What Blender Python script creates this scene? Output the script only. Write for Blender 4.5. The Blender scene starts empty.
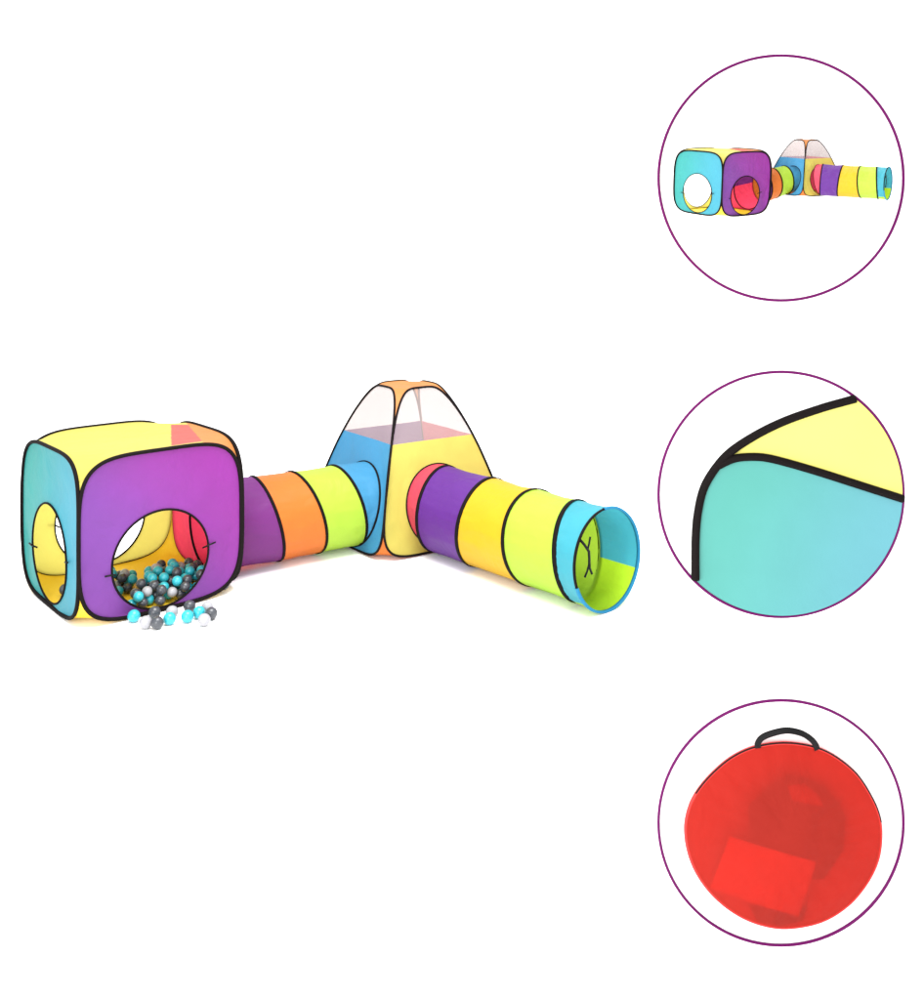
import bpy, bmesh, math, random
from mathutils import Vector, Matrix, noise
random.seed(4)
PI = math.pi
R = math.radians
scene = bpy.context.scene
C = scene.collection

# ------------------------------------------------------------------ camera, world, lamps, exposure
CAM_H = 1.683
cam = bpy.data.objects.new('camera', bpy.data.cameras.new('camera'))
C.objects.link(cam)
cam.location = (0, 0, CAM_H)
cam.rotation_euler = (PI/2, 0, 0)
cam.data.sensor_fit = 'HORIZONTAL'
cam.data.sensor_width = 36
cam.data.lens = 999.7/924*36
cam.data.shift_y = -(500-242.14)/924
cam.data.clip_start = 0.05
cam.data.clip_end = 200
scene.camera = cam

world = bpy.data.worlds.new('World')
scene.world = world
world.use_nodes = True
bg = world.node_tree.nodes['Background']
bg.inputs['Color'].default_value = (1, 1, 1, 1)
bg.inputs['Strength'].default_value = 1.25

def area_lamp(name, loc, target, size, power, size_y=None):
    l = bpy.data.lights.new(name, 'AREA')
    l.shape = 'RECTANGLE'
    l.size = size
    l.size_y = size_y or size
    l.energy = power
    o = bpy.data.objects.new(name, l)
    C.objects.link(o)
    o.location = loc
    o.rotation_euler = (Vector(target)-Vector(loc)).to_track_quat('-Z', 'Y').to_euler()
    return o
area_lamp('overhead_fill', (-0.5, 3.7, 4.6), (-0.7, 5.0, 0.3), 3.0, 330)  # added unseen area light: glows the roof, clears the front floor shadow
area_lamp('front_fill', (-1.8, -0.6, 1.9), (-0.2, 4.6, 0.3), 2.8, 165)  # added unseen fill: brightens board and tent fronts, thins floor shadows

vs = scene.view_settings
scene.display_settings.display_device = 'sRGB'
vs.view_transform = 'Standard'
vs.look = 'None'
vs.exposure = 0.60
vs.gamma = 1.0
vs.use_curve_mapping = False
scene.cycles.max_bounces = 14
scene.cycles.diffuse_bounces = 6
scene.cycles.transparent_max_bounces = 24

# ------------------------------------------------------------------ materials
def srgb(r, g, b):
    f = lambda c: (c/255/12.92) if c/255 <= .04045 else ((c/255+.055)/1.055)**2.4
    return (f(r), f(g), f(b))

def new_mat(name):
    m = bpy.data.materials.new(name)
    m.use_nodes = True
    nt = m.node_tree
    nt.nodes.clear()
    return m, nt, nt.nodes.new('ShaderNodeOutputMaterial')

def plain(name, col, rough=.6, spec=.3, bump=0, bscale=400, var=.0):
    m, nt, out = new_mat(name)
    p = nt.nodes.new('ShaderNodeBsdfPrincipled')
    p.inputs['Base Color'].default_value = (*col, 1)
    p.inputs['Roughness'].default_value = rough
    p.inputs['Specular IOR Level'].default_value = spec
    tc = nt.nodes.new('ShaderNodeTexCoord')
    n = nt.nodes.new('ShaderNodeTexNoise')
    n.inputs['Scale'].default_value = bscale
    nt.links.new(tc.outputs['Object'], n.inputs['Vector'])
    if var:
        h = nt.nodes.new('ShaderNodeHueSaturation')
        h.inputs['Color'].default_value = (*col, 1)
        mr = nt.nodes.new('ShaderNodeMapRange')
        mr.inputs['To Min'].default_value = 1-var
        mr.inputs['To Max'].default_value = 1+var
        nt.links.new(n.outputs['Fac'], mr.inputs['Value'])
        nt.links.new(mr.outputs['Result'], h.inputs['Value'])
        nt.links.new(h.outputs['Color'], p.inputs['Base Color'])
    if bump:
        b = nt.nodes.new('ShaderNodeBump')
        b.inputs['Strength'].default_value = bump
        b.inputs['Distance'].default_value = .002
        nt.links.new(n.outputs['Fac'], b.inputs['Height'])
        nt.links.new(b.outputs['Normal'], p.inputs['Normal'])
    nt.links.new(p.outputs['BSDF'], out.inputs['Surface'])
    return m

def fabric(name, col, col2=None, axis=(1, 0, 0), lo=-.4, hi=.4, transl=.35, clear=.03, tcol=None, weave=900, wrinkle=.20):
    """thin nylon: diffuse + translucent + a little see-through, woven bump; col2 = second hue along an axis, a lit colour shift painted in"""
    col = tuple(c*.925 for c in col)
    col2 = tuple(c*.925 for c in col2) if col2 else None
    m, nt, out = new_mat(name)
    N, L = nt.nodes.new, nt.links.new
    tc = N('ShaderNodeTexCoord')
    base = N('ShaderNodeMix'); base.data_type = 'RGBA'
    base.inputs['A'].default_value = (*col, 1)
    base.inputs['B'].default_value = (*(col2 or col), 1)
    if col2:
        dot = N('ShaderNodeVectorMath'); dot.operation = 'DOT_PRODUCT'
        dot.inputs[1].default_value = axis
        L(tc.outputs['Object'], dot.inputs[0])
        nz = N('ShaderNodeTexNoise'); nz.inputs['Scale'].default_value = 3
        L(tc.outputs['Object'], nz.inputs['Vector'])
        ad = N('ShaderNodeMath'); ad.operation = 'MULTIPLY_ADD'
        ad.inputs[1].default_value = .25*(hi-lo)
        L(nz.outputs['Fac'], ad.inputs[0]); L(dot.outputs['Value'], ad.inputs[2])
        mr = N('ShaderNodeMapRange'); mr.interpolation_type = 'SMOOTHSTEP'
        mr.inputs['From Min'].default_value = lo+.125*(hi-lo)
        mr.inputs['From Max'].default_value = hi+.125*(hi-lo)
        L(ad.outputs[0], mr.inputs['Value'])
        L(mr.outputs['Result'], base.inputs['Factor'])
    else:
        base.inputs['Factor'].default_value = 0
    # thread-to-thread unevenness
    n2 = N('ShaderNodeTexNoise'); n2.inputs['Scale'].default_value = 7; n2.inputs['Detail'].default_value = 5
    L(tc.outputs['Object'], n2.inputs['Vector'])
    mv = N('ShaderNodeMapRange'); mv.inputs['To Min'].default_value = .93; mv.inputs['To Max'].default_value = 1.07
    L(n2.outputs['Fac'], mv.inputs['Value'])
    hs = N('ShaderNodeHueSaturation')
    L(base.outputs['Result'], hs.inputs['Color']); L(mv.outputs['Result'], hs.inputs['Value'])
    # weave + wrinkle bump
    n3 = N('ShaderNodeTexNoise'); n3.inputs['Scale'].default_value = weave
    L(tc.outputs['Object'], n3.inputs['Vector'])
    b1 = N('ShaderNodeBump'); b1.inputs['Strength'].default_value = .15; b1.inputs['Distance'].default_value = .001
    L(n3.outputs['Fac'], b1.inputs['Height'])
    n4 = N('ShaderNodeTexNoise'); n4.inputs['Scale'].default_value = 5.5; n4.inputs['Detail'].default_value = 4; n4.inputs['Distortion'].default_value = .8
    L(tc.outputs['Object'], n4.inputs['Vector'])
    b2 = N('ShaderNodeBump'); b2.inputs['Strength'].default_value = wrinkle; b2.inputs['Distance'].default_value = .05
    L(n4.outputs['Fac'], b2.inputs['Height']); L(b1.outputs['Normal'], b2.inputs['Normal'])
    p = N('ShaderNodeBsdfPrincipled')
    p.inputs['Roughness'].default_value = .5
    p.inputs['Specular IOR Level'].default_value = .22
    L(hs.outputs['Color'], p.inputs['Base Color']); L(b2.outputs['Normal'], p.inputs['Normal'])
    t = N('ShaderNodeBsdfTranslucent')
    if tcol: t.inputs['Color'].default_value = (*tcol, 1)
    else: L(hs.outputs['Color'], t.inputs['Color'])
    L(b2.outputs['Normal'], t.inputs['Normal'])
    m1 = N('ShaderNodeMixShader'); m1.inputs['Fac'].default_value = transl
    L(p.outputs['BSDF'], m1.inputs[1]); L(t.outputs['BSDF'], m1.inputs[2])
    tr = N('ShaderNodeBsdfTransparent')
    m2 = N('ShaderNodeMixShader'); m2.inputs['Fac'].default_value = clear
    L(hs.outputs['Color'], tr.inputs['Color'])
    L(m1.outputs['Shader'], m2.inputs[1]); L(tr.outputs['BSDF'], m2.inputs[2])
    L(m2.outputs['Shader'], out.inputs['Surface'])
    return m

def mesh_net(name, col, clear=.75):
    m, nt, out = new_mat(name)
    d = nt.nodes.new('ShaderNodeBsdfDiffuse'); d.inputs['Color'].default_value = (*col, 1)
    t = nt.nodes.new('ShaderNodeBsdfTransparent')
    t.inputs['Color'].default_value = (1, 1, 1, 1)
    x = nt.nodes.new('ShaderNodeMixShader'); x.inputs['Fac'].default_value = clear
    nt.links.new(d.outputs[0], x.inputs[1]); nt.links.new(t.outputs[0], x.inputs[2]); nt.links.new(x.outputs[0], out.inputs['Surface'])
    return m

M = {}
M['white_floor'] = plain('white_floor', (.96, .96, .96), .6, .1, .05, 60)
M['white_board'] = plain('white_board', (.88, .88, .88), .5, .2, .05, 300)
M['black'] = plain('black_binding', (.005, .0035, .0035), .7, .05, .3, 500)
M['black_web'] = plain('black_webbing', (.003, .003, .0035), .5, .12, .4, 300)
M['hoop'] = plain('purple_enamel', (.080, .002, .058), .5, .08)
M['yellow'] = fabric('yellow_nylon', (.68, .61, .125), transl=.55)
M['yellow_pale'] = fabric('pale_yellow_nylon', (.60, .53, .115), clear=.20, transl=.45)
M['amber'] = fabric('amber_nylon', (.82, .56, .035), transl=.2, clear=0)
M['gold'] = fabric('golden_nylon', (.56, .34, .012))
M['teal'] = fabric('teal_nylon', (.038, .27, .27), (.050, .275, .375), (0, -1, 0), -.35, .3)  # green-to-blue shift of the lit panel painted into its colour
M['teal_roll'] = fabric('turquoise_nylon', (.038, .26, .33))
M['blue'] = fabric('sky_blue_nylon', (.042, .22, .40))
M['purple'] = fabric('purple_nylon', (.150, .042, .25), (.215, .027, .245), (.8, 0, .6), .0, .62)  # magenta second hue paints the pink backlight into the colour
M['violet'] = fabric('violet_nylon', (.10, .022, .21))
M['plum'] = fabric('plum_nylon', (.15, .025, .175), transl=.42)
M['orange'] = fabric('orange_nylon', (.55, .145, .022))
M['peach'] = fabric('peach_nylon', (.60, .24, .07), clear=.16, transl=.45)
M['lime'] = fabric('lime_nylon', (.34, .53, .045))
M['lime_deep'] = fabric('deep_lime_nylon', (.31, .50, .018))
M['pink'] = fabric('pink_nylon', (.72, .050, .105), transl=.6, clear=.06)
M['rose'] = fabric('rose_nylon', (.60, .060, .105), clear=.08)
M['coral'] = fabric('coral_showthrough', (.60, .115, .095), clear=.16, transl=.45)
M['net'] = mesh_net('white_netting', (.285, .238, .228), .46)
M['cyan_hem'] = plain('cyan_binding', (.012, .13, .24), .6, .1)
M['ball_teal'] = plain('turquoise_plastic', (.018, .28, .33), .3, .45, .02, 60, .05)
M['ball_grey'] = plain('charcoal_plastic', (.035, .038, .045), .3, .45, .02, 60, .05)
M['ball_white'] = plain('white_plastic', (.235, .235, .25), .3, .35, .02, 60, .03)
M['red'] = fabric('red_nylon', (.61, .037, .022), transl=.2, clear=.62, wrinkle=.22)
M['red_back'] = fabric('red_nylon_back', (.58, .02, .014), transl=.2, clear=0)
M['red_rim'] = plain('red_binding', (.45, .012, .010), .5, .3)
M['red_dark'] = fabric('folded_dark_red', (.07, .004, .008), transl=0, clear=0)
M['red_fold'] = fabric('folded_red', (.34, .045, .03), transl=0, clear=0)
M['paper'] = plain('leaflet_paper', (.62, .50, .46), .6, .2, .4, 25, .12)
M['s_teal'] = fabric('sample_teal_nylon', (.060, .245, .213), (.082, .25, .295), (.8, 0, -.25), -.10, .26, transl=.1, clear=0, weave=1200, wrinkle=.05)  # lit green-to-blue shift painted in here too
M['s_yellow'] = fabric('sample_yellow_nylon', (.56, .51, .12), transl=.1, clear=0, weave=1200, wrinkle=.05)

# ------------------------------------------------------------------ helpers
def setp(o, label=None, cat=None, group=None, kind=None):
    if label: o['label'] = label
    if cat: o['category'] = cat
    if group: o['group'] = group
    if kind: o['kind'] = kind
    return o

def thing(name, loc=(0, 0, 0), rz=0, label=None, cat=None, group=None):
    o = bpy.data.objects.new(name, None)
    o.empty_display_size = .05
    C.objects.link(o)
    o.location = loc
    o.rotation_euler = (0, 0, rz)
    return setp(o, label, cat, group)

def build(name, bm, mat, parent=None, smooth=True):
    me = bpy.data.meshes.new(name)
    bm.normal_update()
    bm.to_mesh(me)
    bm.free()
    if smooth:
        for p in me.polygons: p.use_smooth = True
    me.materials.append(mat)
    o = bpy.data.objects.new(name, me)
    C.objects.link(o)
    if parent: o.parent = parent
    return o

def add_tube(bm, pts, r, closed=False, seg=10, flat=None):
    """tube through pts; flat=(w,t) sweeps a rectangle instead"""
    pts = [Vector(p) for p in pts]
    n = len(pts)
    rings = []
    prev = None
    for i, p in enumerate(pts):
        a = pts[(i-1) % n] if (closed or i) else p
        b = pts[(i+1) % n] if (closed or i < n-1) else p
        t = (b-a).normalized()
        if prev is None:
            ref = Vector((0, 0, 1)) if abs(t.z) < .9 else Vector((0, 1, 0))
            u = t.cross(ref).normalized()
        else:
            u = (prev-t*prev.dot(t)).normalized()
        prev = u
        v = t.cross(u)
        if flat:
            w, th = flat
            offs = [(-w, -th), (w, -th), (w, th), (-w, th)]
            rings.append([bm.verts.new(p+u*x+v*y) for x, y in offs])
        else:
            rings.append([bm.verts.new(p+(u*math.cos(2*PI*k/seg)+v*math.sin(2*PI*k/seg))*r) for k in range(seg)])
    m = len(rings[0])
    last = n if closed else n-1
    for i in range(last):
        A, B = rings[i], rings[(i+1) % n]
        sh = 0
        if closed and i == n-1:
            sh = min(range(m), key=lambda s: sum((A[k].co-B[(k+s) % m].co).length for k in range(m)))
        for k in range(m):
            bm.faces.new((A[k], A[(k+1) % m], B[(k+1+sh) % m], B[(k+sh) % m]))
    if not closed:
        bm.faces.new(rings[0][::-1]); bm.faces.new(rings[-1])

def tube(name, pts, r, mat, parent, closed=False, seg=10, flat=None):
    bm = bmesh.new()
    add_tube(bm, pts, r, closed, seg, flat)
    bmesh.ops.recalc_face_normals(bm, faces=bm.faces)
    return build(name, bm, mat, parent, smooth=not flat)

def add_box(bm, c, s, rot=None):
    ret = bmesh.ops.create_cube(bm, size=1)
    for v in ret['verts']:
        v.co = Vector((v.co.x*s[0], v.co.y*s[1], v.co.z*s[2]))
        if rot: v.co = rot @ v.co
        v.co += Vector(c)

def copy_tree(o, parent=None):
    c = o.copy()
    C.objects.link(c)
    if parent: c.parent = parent
    for k in ('label', 'category', 'group'):
        if parent is None and k in c: del c[k]
    for ch in o.children:
        copy_tree(ch, c)
    return c

def spw(x, e): return math.copysign(abs(x)**e, x)

# ------------------------------------------------------------------ pop-up tents
class Tent:
    def __init__(s, root, a, h, nt, nb, lift=.011):
        s.root, s.a, s.h, s.nt, s.nb, s.lift = root, a, h, nt, nb, lift
        s.panels = {}
    def frame(s, N=144):
        out = []
        for i in range(N):
            t = 2*PI*(i+.5)/N
            n = s.nt if math.sin(t) > 0 else s.nb
            u, v = spw(math.cos(t), 2/n), spw(math.sin(t), 2/n)
            w = (v+1)/2
            out.append((u*s.a(w), w*s.h))
        # even out spacing
        L = [0]
        for i in range(N): L.append(L[-1]+math.dist(out[i], out[(i+1) % N]))
        res = []; j = 0
        for k in range(N):
            d = L[-1]*k/N
            while L[j+1] < d: j += 1
            f = (d-L[j])/(L[j+1]-L[j])
            p, q = out[j], out[(j+1) % N]
            res.append((p[0]+(q[0]-p[0])*f, p[1]+(q[1]-p[1])*f))
        return res
    def at(s, face, x, z, off=0):
        """face normals: 0 -y, 1 +x, 2 +y, 3 -x ; x runs to the right seen from outside"""
        w = min(max(z/s.h, 0), 1)
        d = s.a(w)+off
        return {0: Vector((x, -d, z+s.lift)), 1: Vector((d, x, z+s.lift)), 2: Vector((-x, d, z+s.lift)), 3: Vector((-d, -x, z+s.lift))}[face]
    def wob(s, face, x, z, edge):
        n = noise.noise(Vector((x*4.3+face*7.7, z*4.3, face*3.1)))*.012 + noise.noise(Vector((x*11+face, z*11, 5)))*.003
        return (n-.004)*min(1, edge*4)
    def panel(s, face, zones, hole=None, rows=14):
        """zones: list of (name, zmin, zmax, material). hole = (x, z, rx, rz)"""
        fr = s.frame()
        N = len(fr)
        cx, cz, rx, rz = hole if hole else (0, s.h*.5, 0, 0)
        bm = bmesh.new()
        grid = []
        for (fx, fz) in fr:
            ang = math.atan2((fz-cz), (fx-cx))
            if hole:
                q = 1/math.sqrt((math.cos(ang)/rx)**2+(math.sin(ang)/rz)**2)
                hx, hz = cx+q*math.cos(ang), cz+q*math.sin(ang)
            else:
                hx, hz = cx+(fx-cx)*.01, cz+(fz-cz)*.01
            row = []
            for j in range(rows+1):
                f = j/rows
                x, z = hx+(fx-hx)*f, hz+(fz-hz)*f
                v = bm.verts.new((x, min(f, 1-f) if hole else 1-f, z))
                row.append(v)
            grid.append(row)
        for i in range(N):
            A, B = grid[i], grid[(i+1) % N]
            for j in range(rows):
                bm.faces.new((A[j], A[j+1], B[j+1], B[j]))
        if not hole:
            bm.faces.new([grid[i][0] for i in range(N)][::-1])
        objs = []
        for (name, z0, z1, mat) in zones:
            b = bm.copy()
            for zc, nz in ((z0, -1), (z1, 1)):
                if zc is None: continue
                bmesh.ops.bisect_plane(b, geom=b.verts[:]+b.edges[:]+b.faces[:], plane_co=(0, 0, zc), plane_no=(0, 0, nz), clear_outer=True)
            for v in b.verts:
                x, e, z = v.co
                v.co = s.at(face, x, z, s.wob(face, x, z, e))
            bmesh.ops.recalc_face_normals(b, faces=b.faces)
            objs.append(build(name, b, mat, s.root))
        s.panels[face] = objs[0]
        bm.free()
        return objs
    def piping(s, face, r, off=.004):
        pts = [s.at(face, x*1.008, z, off) for x, z in s.frame(160)]
        return tube('edge_piping', pts, r, M['black'], s.root, True)
    def seam(s, face, z, r, mat):
        w = z/s.h
        # half width of the frame at that height
        v = 2*w-1; n = s.nt if v > 0 else s.nb
        hw = (1-abs(v)**n)**(1/n)*s.a(w)
        return tube('seam_tape', [s.at(face, x*hw, z, .002) for x in [i/8-1 for i in range(17)]], r, mat, s.root)
    def hole_ring(s, face, hole, r, mat=None, name='opening_piping'):
        cx, cz, rx, rz = hole
        pts = [s.at(face, cx+rx*math.cos(t), cz+rz*math.sin(t), .003) for t in [2*PI*k/72 for k in range(72)]]
        return tube(name, pts, r, mat or M['black'], s.panels[face], True, 8)
    def cap(s, sign, name, mats, zone=None, sag=.0, G=56):
        """skin between the four frames (top for sign=1, bottom for -1)"""
        n = s.nt if sign > 0 else s.nb
        bm = bmesh.new()
        def P(x, y):
            v = sign*(max(0, 1-abs(x*y)**n))**(1/n)
            w = (v+1)/2
            z = w*s.h - sign*sag*(1-x*x)*(1-y*y)*(1+.6*noise.noise(Vector((x*2, y*2, 3))))
            a = s.a(w)
            return Vector((x*a*.999, y*a*.999, z+s.lift+(.001 if sign > 0 else -.002)))
        pr = [math.copysign(1-(1-abs(t))**1.9, t) for t in [2*i/G-1 for i in range(G+1)]]
        V = [[bm.verts.new(P(x, y)) for y in pr] for x in pr]
        for i in range(G):
            for j in range(G):
                f = bm.faces.new((V[i][j], V[i+1][j], V[i+1][j+1], V[i][j+1]))
                if zone: f.material_index = zone((pr[i]+pr[i+1])/2, (pr[j]+pr[j+1])/2)
        bmesh.ops.recalc_face_normals(bm, faces=bm.faces)
        o = build(name, bm, mats[0], s.root)
        for m in mats[1:]: o.data.materials.append(m)
        return o

# ------------------------------------------------------------------ setting
bm = bmesh.new()
bmesh.ops.create_circle(bm, cap_ends=True, segments=96, radius=60)
fl = build('floor', bm, M['white_floor'], smooth=False)
setp(fl, kind='structure')

BD = 2.2                                     # distance of the display board's face
bd = thing('display_board', (.78, BD, 0), 0, 'tall plain white upright board standing right of the tunnels, carrying three purple hoops', 'display board')
bm = bmesh.new()
add_box(bm, (0, .03, 1.19), (.724, .06, 2.36))
bmesh.ops.bevel(bm, geom=bm.edges[:], offset=.004, segments=2, affect='EDGES')
build('board_panel', bm, M['white_board'], bd, False)
for sx in (-.28, .28):
    bm = bmesh.new()
    add_box(bm, (sx, .03, .012), (.07, .40, .022))
    bmesh.ops.bevel(bm, geom=bm.edges[:], offset=.004, segments=2, affect='EDGES')
    build('foot', bm, M['white_board'], bd, False)

# ------------------------------------------------------------------ cube tent
TH = .705
CUBE = Vector((-1.607, 4.850, 0))
cube = thing('cube_tent', CUBE, TH, 'large pop-up cube play tent with purple and teal sides, balls heaped inside its round opening', 'play tent')
CA = .378
ct = Tent(cube, lambda w: CA+.006*math.sin(PI*w), .728, 4.5, 4.5)
h_p = (-.012, .231, .229, .222)
h_t = (0, .241, .232, .226)
h_b = (0, .250, .232, .232)
h_port = (-.055, .237, .225, .225)
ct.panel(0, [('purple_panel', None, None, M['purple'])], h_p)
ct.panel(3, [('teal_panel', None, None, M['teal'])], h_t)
ct.panel(2, [('yellow_panel', None, None, M['yellow'])], h_b)
ct.panel(1, [('pink_panel', None, .43, M['pink']), ('plum_panel', .43, None, M['plum'])], h_port)
for k in range(4): ct.piping(k, .0090 if k in (0, 3) else .0100, .004 if k in (0, 3) else .009)
ct.hole_ring(0, h_p, .0052); ct.hole_ring(3, h_t, .0048); ct.hole_ring(2, h_b, .005); ct.hole_ring(1, h_port, .006)
def roof_zone(x, y):  # pink and orange inside showing through the roof, painted as colour zones
    if x > .54+(y+1)*.3: return 1
    if x > .42+(y+.28)*.446 and y > -.80 and y < .55-(x-.79)*1.45: return 2
    return 0
ct.cap(1, 'roof', [M['yellow_pale'], M['peach'], M['coral']], roof_zone, .014, 150)
ct.cap(-1, 'ground_sheet', [M['amber']], None, 0)
# tie tapes at the openings
def ties(face, hole, angs, ln=.035):
    for a in angs:
        cx, cz, rx, rz = hole
        c, s_ = math.cos(a), math.sin(a)
        p = [ct.at(face, cx+(rx-.02)*c, cz+(rz-.02)*s_-.012, -.012), ct.at(face, cx+rx*c, cz+rz*s_, .008), ct.at(face, cx+(rx+ln)*c, cz+(rz+ln)*s_+.004, .008)]
        tube('tie_tape', p, .0042, M['black_web'], ct.panels[face], False, 6)
ties(0, h_p, (R(5), R(186)))
ties(3, h_t, (R(4), R(184)))
ties(2, h_b, (R(180), R(2)))

# ------------------------------------------------------------------ pyramid tent
pyr = thing('pyramid_tent', (-.318, 5.810, 0), .615, 'pointed pop-up tent with blue and yellow sides and netting windows, standing between the two tunnels', 'play tent')
def pa(w): return .423+(.149-.423)*w+.035*4*w*(1-w)
pt = Tent(pyr, pa, .847, 4.7, 6.0)
p_port = (-.020, .226, .219, .216)
b_port = (.088, .230, .222, .220)
ZS = .568
for face, nm, mat, hole in ((0, 'yellow_panel', M['yellow'], p_port), (3, 'blue_panel', M['blue'], b_port), (2, 'violet_panel', M['violet'], None), (1, 'pink_panel', M['rose'], None)):
    pt.panel(face, [(nm, None, ZS, mat), ('netting_window', ZS, None, M['net'])], hole)
    pt.piping(face, .0062 if face in (0, 3) else .0065, .003 if face in (0, 3) else .003)
    if hole: pt.hole_ring(face, hole, .0045)
for q in ((-1, 1),):                        # binding down the left rear corner, seen through the netting
    pts = []
    for k in range(13):
        w = .10+.74*k/12
        pts.append((q[0]*(pa(w)-.004), q[1]*(pa(w)-.004), w*.856+.01))
    tube('corner_binding', pts, .0035, M['black'], pyr, False, 6)
pt.cap(1, 'top_patch', [M['peach']], None, .01)
pt.cap(-1, 'ground_sheet', [M['orange']], None, 0)

# ------------------------------------------------------------------ tunnels
RAD = .228
def port_ring(tent, face, hole, sgn):
    """the ring of a tent's opening as world points, so that a tunnel can be tied to it"""
    m = Matrix.Translation(tent.root.location) @ Matrix.Rotation(tent.root.rotation_euler.z, 4, 'Z')
    return lambda t: m @ tent.at(face, hole[0]+sgn*hole[2]*math.cos(t), hole[1]+hole[3]*math.sin(t), .004)

def make_tunnel(name, loc, ang, ts, yaw, pitch, segs, label, rings, tied, radii=None, rise=None):
    """root at the axis start, axis along local x. segs: list of [(part name, material, from deg, to deg)] per gap"""
    root = thing(name, loc, ang, label, 'play tunnel')
    n_r = len(ts)
    radii = radii or [RAD]*n_r
    rise = rise or [0]*n_r
    inv = (Matrix.Translation(Vector(loc)) @ Matrix.Rotation(ang, 4, 'Z')).inverted()
    def ring(k, t, off=0):
        if k in tied:
            p = inv @ tied[k](t)
            return p+off*Vector((0, math.cos(t), math.sin(t)))
        a, r = yaw[k], radii[k]
        side = Vector((-math.sin(a), math.cos(a), 0))
        up = Vector((0, 0, math.cos(pitch[k])))+Vector((math.cos(a), math.sin(a), 0))*math.sin(pitch[k])
        return Vector((ts[k], 0, RAD+.009+rise[k]))+(r+off)*(math.cos(t)*side+math.sin(t)*up)
    for k, zs in enumerate(segs):
        ln = ts[k+1]-ts[k]
        for (nm, mat, d0, d1) in zs:
            n = max(8, int(abs(d1-d0)/3))
            m = max(5, int(ln/.018))
            bm = bmesh.new()
            G = []
            for i in range(n+1):
                t = R(d0+(d1-d0)*i/n)
                row = []
                for j in range(m+1):
                    s = j/m
                    p = ring(k, t).lerp(ring(k+1, t), s)
                    r = radii[k]+(radii[k+1]-radii[k])*s
                    c = Vector((ts[k]+ln*s, 0, RAD+.009+rise[k]+(rise[k+1]-rise[k])*s))
                    d = (p-c)
                    e = math.sin(PI*s)
                    sag = -.010*ln*e*(1.0+.8*math.sin(t)) + e*.006*noise.noise(Vector((math.cos(t)*2.5+k*9, math.sin(t)*2.5, s*2+ang)))
                    sag += e*.0022*noise.noise(Vector((math.cos(t)*9+k*5, math.sin(t)*9, s*1.5)))
                    sag += e*(1-e)*.016*noise.noise(Vector((math.cos(t)*11+k*3, math.sin(t)*11, s*1.2+ang*4)))
                    p = c+d*(1+sag/r)
                    row.append(bm.verts.new(p))
                G.append(row)
            full = abs(abs(d1-d0)-360) < 1e-6
            for i in range(n):
                for j in range(m):
                    bm.faces.new((G[i][j], G[i+1][j], G[i+1][j+1], G[i][j+1]))
            if full: bmesh.ops.remove_doubles(bm, verts=bm.verts, dist=1e-5)
            bmesh.ops.recalc_face_normals(bm, faces=bm.faces)
            build(nm, bm, mat, root)
    for (k, rr, arcs) in rings:
        for (nm, mat, d0, d1) in arcs:
            full = d1-d0 >= 360
            n = 72 if full else int((d1-d0)/5)
            bm = bmesh.new()
            ax = Vector((math.cos(yaw[k])*math.cos(pitch[k]), math.sin(yaw[k])*math.cos(pitch[k]), -math.sin(pitch[k])))
            cs = []
            lo = .0022 if mat is M['black'] else -.001
            for i in range(n if full else n+1):
                t = R(d0+(d1-d0)*i/n)
                p = ring(k, t)
                o = (ring(k, t, 1)-p)*(1.0 if mat is M['black'] else 1.6)
                cs.append([bm.verts.new(p+ax*u*rr+o*v) for u, v in ((-1, lo), (-.8, .005), (0, .0065), (.8, .005), (1, lo))])
            for i in range(n):
                A, B = cs[i], cs[(i+1) % len(cs)]
                for q in range(4): bm.faces.new((A[q], A[q+1], B[q+1], B[q]))
                bm.faces.new((A[4], A[0], B[0], B[4]))
            bmesh.ops.recalc_face_normals(bm, faces=bm.faces)
            build(nm, bm, mat, root)
    return root, ring

BLK = [('ring_binding', M['black'], 0, 360)]
# short tunnel between the two tents
S0 = -.285
def axis_pt(x, y, a, t): return (x+t*math.cos(a), y+t*math.sin(a), 0)
t1_ts = [0, .289, .508, .749, .852]
tun1, _ = make_tunnel('play_tunnel', axis_pt(-1.035, 5.229, .595, S0), .595, t1_ts, [.11, -.031, .073, .056, .02], [0, -.24, -.25, -.214, .22],
    [[('plum_panel', M['plum'], 10, 260), ('pink_panel', M['pink'], -100, 10)],
     [('orange_panel', M['orange'], 0, 360)],
     [('lime_panel', M['lime'], 0, 360)],
     [('blue_collar', M['blue'], 0, 360)]],
    'short crawl tunnel of plum, orange and lime bands joining the two large tents',
    [(0, .006, BLK), (1, .0085, BLK), (2, .0085, BLK), (3, .0085, BLK), (4, .0065, BLK)],
    {0: port_ring(ct, 1, h_port, 1), 4: port_ring(pt, 3, b_port, -1)})
# open-ended tunnel
t2_ts = [0, .088, .432, .793, 1.076, 1.255]
tun2, ring2 = make_tunnel('play_tunnel', axis_pt(-.038, 5.348, -.845, -.198), -.845, t2_ts, [-.11, .262, .165, .05, .255, .018], [-.22, .033, .114, -.114, -.121, -.03],
    [[('pink_collar', M['rose'], 0, 360)],
     [('violet_panel', M['violet'], 0, 360)],
     [('golden_panel', M['gold'], 0, 360)],
     [('lime_panel', M['lime'], 0, 360)],
     [('turquoise_panel', M['teal_roll'], -22, 232), ('lime_lining', M['lime_deep'], -128, -22)]],
    'long open-ended crawl tunnel of violet, yellow, lime and turquoise bands with a black cord',
    [(0, .0055, BLK), (1, .0105, BLK), (2, .0115, BLK), (3, .0115, BLK), (4, .0125, BLK),
     (5, .0085, [('ring_binding', M['black'], 95, 200), ('cyan_hem', M['cyan_hem'], -160, 95)])],
    {0: port_ring(pt, 0, p_port, 1)})
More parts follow.
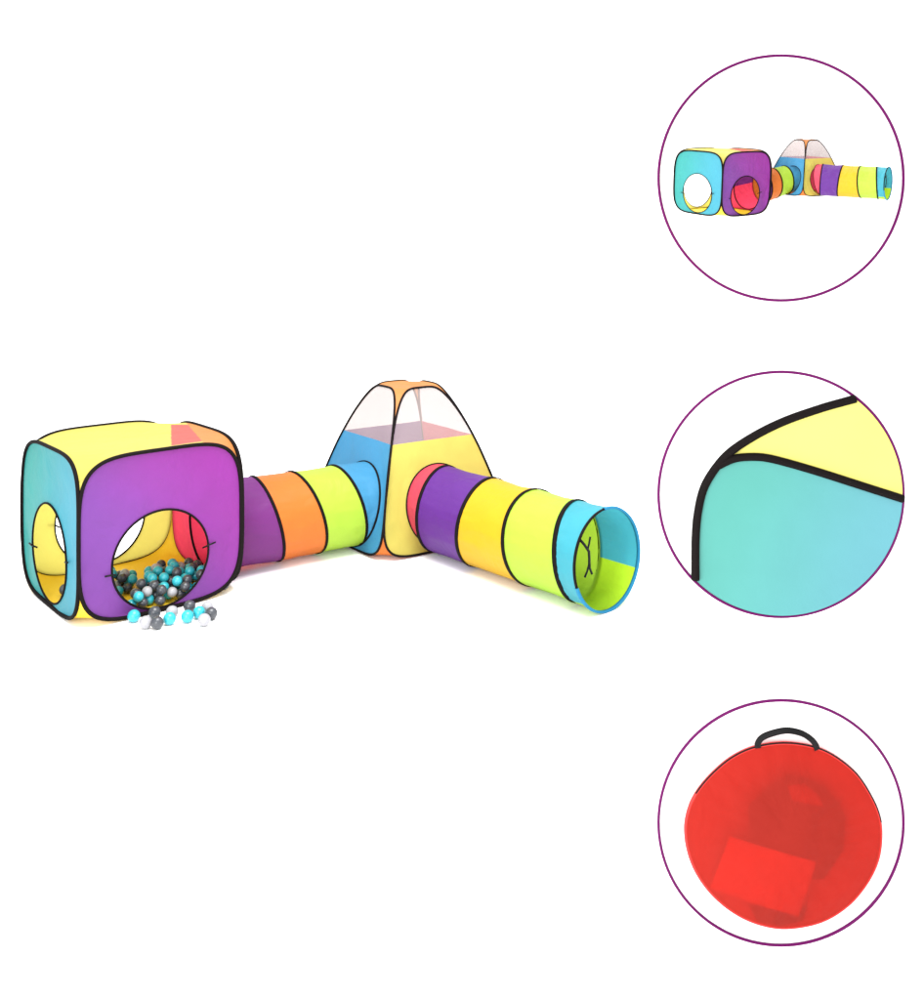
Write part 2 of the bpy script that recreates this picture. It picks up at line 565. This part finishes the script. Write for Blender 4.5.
# knotted cord inside the mouth of the open tunnel
kp = ring2(5, R(150), -.012)
def kpt(dx, dy, dz): return kp+Vector((dx, dy, dz))
cord = tube('tie_cord', [kpt(-.01, .004, .02), kpt(.006, .02, -.005), kpt(.012, .045, -.04), kpt(.010, .05, -.075), kpt(.008, .052, -.10)], .0060, M['black_web'], tun2, False, 8)
tube('cord_end', [kpt(.008, .052, -.098), kpt(.006, .040, -.13), kpt(.008, .022, -.150), kpt(.014, .018, -.146)], .0050, M['black_web'], cord, False, 6)
tube('cord_end', [kpt(.010, .052, -.092), kpt(.004, .060, -.12), kpt(.002, .072, -.140), kpt(.004, .076, -.150)], .0050, M['black_web'], cord, False, 6)
tube('cord_end', [kpt(.008, .042, -.030), kpt(.002, .058, -.010), kpt(.000, .068, .018)], .0046, M['black_web'], cord, False, 6)

# ------------------------------------------------------------------ balls
BR = .0275
def ball_mesh(mat):
    bm = bmesh.new()
    bmesh.ops.create_icosphere(bm, subdivisions=4, radius=BR)
    for v in bm.verts:                       # moulding seam and small dimples
        d = v.co.normalized()
        k = 1+.012*math.exp(-(d.z/.035)**2)
        for q in ((1, 0, 0), (-1, 0, 0), (0, 1, 0), (0, -1, 0)):
            k -= .03*math.exp(-((d-Vector(q)).length/.12)**2)
        v.co *= k
    me = bpy.data.meshes.new('ball')
    bm.to_mesh(me); bm.free()
    for p in me.polygons: p.use_smooth = True
    me.materials.append(mat)
    return me
BM = {'teal': ball_mesh(M['ball_teal']), 'grey': ball_mesh(M['ball_grey']), 'white': ball_mesh(M['ball_white'])}
def ball(kind, p, label, group):
    o = bpy.data.objects.new('ball', BM[kind])
    C.objects.link(o)
    o.location = p
    o.rotation_euler = (random.uniform(0, 6), random.uniform(0, 6), random.uniform(0, 6))
    setp(o, label, 'ball', group)
    return o
GO = 'balls on the floor in front of the cube tent'
floor_balls = [   # colour, x, y on the floor
 ('teal', -1.4520, 4.4236, 'leftmost turquoise ball on the floor under the round opening of the purple panel'),
 ('white', -1.3763, 4.3500, 'leftmost white ball on the floor, between a turquoise ball and two charcoal balls'),
 ('grey', -1.3735, 4.4670, 'charcoal ball nearest the purple panel in the left pair of charcoal balls'),
 ('grey', -1.3243, 4.3443, 'nearest charcoal ball, frontmost of the balls spilled on the floor'),
 ('white', -1.2970, 4.4720, 'white ball behind the middle turquoise ball, close to the purple panel'),
 ('teal', -1.2855, 4.3935, 'middle turquoise ball in front of a white ball, right of the two left charcoal balls'),
 ('grey', -1.2374, 4.5410, 'charcoal ball touching the purple panel, behind the right turquoise pair'),
 ('teal', -1.2138, 4.4190, 'turquoise ball just in front of the charcoal ball that touches the purple panel'),
 ('teal', -1.1746, 4.4669, 'rightmost turquoise ball on the floor, left of the last charcoal ball'),
 ('white', -1.1539, 4.5290, 'white ball farthest back at the right end of the spilled balls'),
 ('grey', -1.1172, 4.4546, 'rightmost charcoal ball on the floor, end of the spilled row'),
 ('white', -1.1292, 4.3784, 'frontmost white ball at the right end of the spilled balls'),
]
for kind, x, y, lab in floor_balls:
    ball(kind, (x, y, BR+.001), lab, GO)
# the heap inside: each ball dropped onto those below
placed = []
IR = .0235                                   # the balls in the heap
def drop(cx, cy, rx, ry, n, zmax, kinds, label, group, ok):
    done = tries = 0
    while done < n and tries < 6000:
        tries += 1
        a, q = random.uniform(0, 2*PI), math.sqrt(random.random())
        x, y = cx+rx*q*math.cos(a), cy+ry*q*math.sin(a)
        if max(abs(x), abs(y)) > .345 or not ok(x, y): continue
        z = IR+.014
        for _ in range(4):
            for (px, py, pz) in placed:
                d2 = (x-px)**2+(y-py)**2
                if d2+(z-pz)**2 < (2*IR)**2-1e-9: z = pz+math.sqrt(max(0, (2*IR)**2-d2))+1e-5
        if z > zmax*(1-.35*q*q)+IR: continue
        if any((x-px)**2+(y-py)**2+(z-pz)**2 < (2*IR*.985)**2 for px, py, pz in placed): continue
        placed.append((x, y, z)); done += 1
        k = random.choice(kinds)
        p = Matrix.Rotation(TH, 3, 'Z') @ Vector((x, y, z)) + CUBE
        nm = {'teal': 'turquoise', 'grey': 'charcoal', 'white': 'white'}[k]
        ball(k, p, label % nm, group % nm).scale = (IR/BR,)*3
KK = ['teal', 'teal', 'teal', 'teal', 'grey', 'grey', 'grey', 'grey', 'white']
drop(.11, -.20, .27, .25, 170, .085, KK, '%s ball in the large heap behind the round opening of the purple panel', '%s balls in the large heap inside the cube tent', lambda x, y: (x+.12)*.26-(y+.31)*.195 > -.002)
drop(-.07, .02, .10, .13, 24, .06, KK, '%s ball in the small cluster left of the heap inside the cube tent', '%s balls in the small cluster inside the cube tent', lambda x, y: (x+.12)*.26-(y+.31)*.195 < -.022)
pz = Matrix.Rotation(TH, 3, 'Z') @ Vector((-.285, .078, BR+.014)) + CUBE
ball('grey', pz, 'lone charcoal ball lying inside the opening of the teal panel', None)

# ------------------------------------------------------------------ hoops on the board
F = 999.7
def onboard(px, py, d=BD):
    return Vector(((px-462)/F*d, d, CAM_H+(242.14-py)/F*d))
PX = BD/F
def hoop(px, py, label):
    c = onboard(px, py)
    o = tube('hoop', [Vector((122.3*PX*math.cos(2*PI*k/128), 0, 122.3*PX*math.sin(2*PI*k/128))) for k in range(128)], .0031, M['hoop'], None, True, 10)
    o.location = c+Vector((0, -.0032, 0))
    setp(o, label, 'hoop', 'thin purple hoops on the white board')
hoop(780.5, 178, 'thin purple hoop at the top, around the miniature tents and tunnels')
hoop(780.5, 494, 'thin purple hoop in the middle, around the teal and yellow tent corner')
hoop(780.5, 822, 'thin purple hoop at the bottom, around the round red bag')

# ------------------------------------------------------------------ tent corner in the middle hoop
def smooth_curve(pts, n=60, closed=False):
    P = [Vector((p[0], 0, p[1])) for p in pts]
    out = []
    m = len(P)
    segs = m if closed else m-1
    for i in range(segs):
        g = lambda k: P[k % m] if closed else P[min(max(k, 0), m-1)]
        p0, p1, p2, p3 = g(i-1), g(i), g(i+1), g(i+2)
        for k in range(max(2, n//segs)):
            t = k/max(2, n//segs)
            out.append(.5*((2*p1)+(-p0+p2)*t+(2*p0-5*p1+4*p2-p3)*t*t+(-p0+3*p1-3*p2+p3)*t**3))
    if not closed: out.append(P[-1])
    return out
Z5 = 1/3.554
def zc(x, y, cx=465, cy=475): return ((x-cx)*Z5*PX, -(y-cy)*Z5*PX)
smp = thing('tent_corner', onboard(780.5, 494), 0, 'round cut tent corner, teal side and yellow top edged in thick black binding', 'fabric sample')
RC = 120.6*PX
up = smooth_curve([zc(*q) for q in [(745, 130), (680, 147), (600, 170), (480, 212), (380, 260), (290, 318), (235, 375), (190, 450), (168, 540), (160, 640), (160, 785)]], 80)
lowr = smooth_curve([zc(*q) for q in [(238, 372), (285, 350), (330, 341), (400, 342), (480, 360), (600, 395), (750, 443), (897, 490)]], 60)
def to_rim(pts):                              # end a curve on the round cut edge
    out = []
    for i, p in enumerate(pts):
        if p.length <= RC: out.append(p); continue
        for q in (pts[i-1] if i else None, pts[i+1] if i+1 < len(pts) else None):
            if q is not None and q.length <= RC:
                a, b = 0., 1.
                for _ in range(30):
                    m = (a+b)/2
                    if q.lerp(p, m).length <= RC: a = m
                    else: b = m
                out.append(q.lerp(p, a))
    return out
up, lowr = to_rim(up), to_rim(lowr)
def arc(a, b, n=40): return [Vector((RC*math.cos(a+(b-a)*i/n), 0, RC*math.sin(a+(b-a)*i/n))) for i in range(n+1)]
def ang(p): return math.atan2(p.z, p.x)
def relief(name, poly, mat, yf, thick=.006):
    bm = bmesh.new()
    vs_ = []
    for p in poly:
        if not vs_ or (vs_[-1].co-p).length > 1e-4: vs_.append(bm.verts.new(p))
    ed = [bm.edges.new((vs_[i], vs_[(i+1) % len(vs_)])) for i in range(len(vs_))]
    bmesh.ops.triangle_fill(bm, edges=ed, use_beauty=True)
    for k in range(-11, 12):
        for no in ((1, 0, 0), (0, 0, 1)):
            bmesh.ops.bisect_plane(bm, geom=bm.verts[:]+bm.edges[:]+bm.faces[:], plane_co=(k*.025*no[0]+.003, 0, k*.025*no[2]+.003), plane_no=no)
    ret = bmesh.ops.extrude_face_region(bm, geom=bm.faces[:])
    back = {g for g in ret['geom'] if isinstance(g, bmesh.types.BMVert)}
    for v in bm.verts:
        v.co.y = yf(v.co)+(thick if v in back else 0)
    bmesh.ops.recalc_face_normals(bm, faces=bm.faces)
    return build(name, bm, mat, smp, False)
# teal: below the lower band and right of the outer band
up_low = [p for p in up if p.z < zc(0, 372)[1]]
a_end, a_start = ang(lowr[-1]), ang(up[-1])
poly_t = lowr[:-1]+arc(a_end, a_start-(0 if a_start < a_end else 2*PI), 70)+up_low[::-1][1:]
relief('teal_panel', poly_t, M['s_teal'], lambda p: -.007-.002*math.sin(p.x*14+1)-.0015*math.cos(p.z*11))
up_hi = [p for p in up if p.z >= zc(0, 372)[1]]
poly_y = up_hi[::-1]+arc(ang(up[0]), a_end, 30)[1:]+lowr[::-1][1:]
relief('yellow_panel', poly_y, M['s_yellow'], lambda p: -.0062-.001*math.sin(p.x*9))
tube('edge_piping', [p+Vector((0, -.0075, 0)) for p in up], .0092, M['black'], smp, False, 12)
tube('edge_piping', [p+Vector((0, -.0095, 0)) for p in lowr], .0088, M['black'], smp, False, 12)

# ------------------------------------------------------------------ red carry bag in the bottom hoop
def zb(x, y): return zc(x, y, 465, 470)
bag = thing('carry_bag', onboard(780.5, 822), 0, 'round flat red nylon carry bag with a black handle, folded contents showing through', 'bag')
outl = smooth_curve([zb(*q) for q in [(122, 480), (133, 410), (160, 352), (210, 290), (280, 230), (360, 192), (460, 176), (560, 187), (640, 220), (720, 285), (775, 370), (802, 440), (808, 510), (795, 590), (755, 670), (690, 745), (600, 800), (490, 823), (400, 815), (310, 780), (230, 720), (170, 645), (135, 565)]], 138, True)
bc = Vector((0, 0, -.018))
def shell(name, mat, yfun, wr):
    bm = bmesh.new()
    rows = 26
    G = []
    for i, p in enumerate(outl):
        row = []
        for j in range(rows+1):
            f = j/rows
            q = bc+(p-bc)*(.01+.99*f)
            y = yfun(f)
            if wr: y += (1-f**6)*(.0024*noise.noise(Vector((q.x*14, q.z*14, 1)))+.0010*noise.noise(Vector((q.x*34, q.z*34, 8))))
            if wr:                           # gathers pulling up from the bottom seam and along the rim
                th = math.atan2(q.z-bc.z, q.x-bc.x)
                y += (.0013*f**4*(1-f)*6)*math.sin(th*23+3*noise.noise(Vector((q.x*6, q.z*6, 2))))
            row.append(bm.verts.new((q.x, y, q.z)))
        G.append(row)
    n = len(outl)
    for i in range(n):
        for j in range(rows):
            bm.faces.new((G[i][j], G[i][j+1], G[(i+1) % n][j+1], G[(i+1) % n][j]))
    bm.faces.new([G[i][0] for i in range(n)])
    bmesh.ops.recalc_face_normals(bm, faces=bm.faces)
    return build(name, bm, mat, bag)
def front_y(f): return -.022-.020*(1-f**2.6)
shell('front_panel', M['red'], front_y, True)
shell('back_panel', M['red_back'], lambda f: -.010+.006*(1-f**8), False)
tube('rim_binding', [p+Vector((0, -.018, 0)) for p in outl], .0045, M['red_rim'], bag, True, 8)
top = [p+Vector((0, -.0215, 0)) for p in outl[12:68]]
tube('zip', [p*1.012+Vector((0, .001, 0)) for p in top], .0020, M['black_web'], bag, False, 8)
def slab(name, pts, gap, mat, th=.001):
    def yy(q):                               # just behind the front fabric
        p = Vector((q.x, 0, q.z))-bc
        t = math.atan2(p.z, p.x)
        rim = min(((o-bc) for o in outl), key=lambda o: abs(math.atan2(o.z, o.x)-t)).length
        return front_y(min(.97, p.length/rim))+gap
    bm = bmesh.new()
    V = [bm.verts.new((zb(*q)[0], 0, zb(*q)[1])) for q in pts]
    bm.faces.new(V)
    for k in range(-9, 10):
        for no in ((1, 0, 0), (0, 0, 1)):
            bmesh.ops.bisect_plane(bm, geom=bm.verts[:]+bm.edges[:]+bm.faces[:], plane_co=(k*.022*no[0]+.003, 0, k*.022*no[2]+.003), plane_no=no)
    ret = bmesh.ops.extrude_face_region(bm, geom=bm.faces[:])
    back = {g for g in ret['geom'] if isinstance(g, bmesh.types.BMVert)}
    for v in bm.verts: v.co.y = yy(v.co)+(0 if v in back else -th)
    bmesh.ops.recalc_face_normals(bm, faces=bm.faces)
    return build(name, bm, mat, bag, True)
fold = slab('folded_fabric', [(335, 385), (400, 320), (475, 275), (545, 290), (610, 325), (655, 375), (678, 425), (668, 540), (600, 640), (560, 640), (340, 505)], .0060, M['red_dark'])
slab('folded_fabric', [(338, 735), (430, 760), (545, 740), (535, 800), (460, 818), (375, 805)], .0060, M['red_dark'])
slab('folded_fabric', [(470, 312), (530, 305), (585, 345), (598, 385), (490, 362)], .0048, M['red_fold'])
slab('leaflet', [(270, 488), (572, 575), (515, 778), (205, 685)], .0044, M['paper'])
hp = smooth_curve([zb(*q) for q in [(374, 188), (371, 168), (385, 145), (420, 128), (470, 118), (520, 128), (555, 150), (573, 172), (582, 194)]], 48)
bm = bmesh.new()
sec = []
for i, p in enumerate(hp):
    a = hp[max(0, i-1)]; b = hp[min(len(hp)-1, i+1)]
    t = (b-a).normalized()
    nrm = Vector((-t.z, 0, t.x))
    f = i/(len(hp)-1)
    tw = 1.2+.30*math.sin(f*PI*2.2+.6)
    wdir = (Vector((0, 1, 0))*math.cos(tw)+nrm*math.sin(tw))
    th = t.cross(wdir)
    c = p+Vector((0, -.024-.010*math.sin(f*PI), 0))
    sec.append([bm.verts.new(c+wdir*x*.0065+th*y*.0010) for x, y in ((-1, -1), (1, -1), (1, 1), (-1, 1))])
for i in range(len(sec)-1):
    for k in range(4): bm.faces.new((sec[i][k], sec[i][(k+1) % 4], sec[i+1][(k+1) % 4], sec[i+1][k]))
bm.faces.new(sec[0]); bm.faces.new(sec[-1])
bmesh.ops.recalc_face_normals(bm, faces=bm.faces)
build('handle', bm, M['black_web'], bag, False)

# ------------------------------------------------------------------ miniature set in the top hoop
TILT = R(9)
def mini(src, px, py, d, scale, yaw, label, cat, stretch=1):
    o = copy_tree(src)
    o.location = onboard(px, py, d)
    o.rotation_mode = 'QUATERNION'
    o.rotation_quaternion = (Matrix.Rotation(TILT, 3, 'X') @ Matrix.Rotation(yaw, 3, 'Z')).to_quaternion()
    o.scale = (scale*stretch, scale, scale)
    setp(o, label, cat)
    return o
mc = mini(cube, 720.5, 212.5, 2.07, .175, R(31), 'miniature cube tent with teal and purple sides in the top hoop', 'toy tent')
mini(pyr, 803.5, 193.5, 2.125, .133, R(25), 'miniature pyramid tent with netting top, standing between two tiny tunnels in the top hoop', 'toy tent')
tun_m, _ = make_tunnel('play_tunnel', (0, 0, 0), 0, [0, .20, .34, .50, .60], [.2, .08, .08, .06, .05], [0, -.1, -.1, -.1, 0],
    [[('plum_panel', M['plum'], 10, 260), ('pink_panel', M['pink'], -100, 10)], [('orange_panel', M['orange'], 0, 360)], [('lime_panel', M['lime'], 0, 360)], [('blue_collar', M['blue'], 0, 360)]],
    'miniature short tunnel between the tiny cube and pyramid tents in the top hoop',
    [(1, .0085, BLK), (2, .0085, BLK), (3, .0085, BLK)], {}, [.226, .195, .182, .170, .165], [0, .055, .09, .125, .15])
tun_m['category'] = 'toy tunnel'
tun_m.rotation_mode = 'QUATERNION'
tun_m.rotation_quaternion = (Matrix.Rotation(TILT, 3, 'X') @ Matrix.Rotation(R(14), 3, 'Z')).to_quaternion()
tun_m.scale = (.175,)*3
tun_m.location = mc.location + mc.rotation_quaternion @ (Vector((.370, -.055, 0))*.175)
mini(tun2, 816, 195.5, 2.07, .141, R(-37), 'miniature long tunnel at the right side of the top hoop', 'toy tunnel', .79)
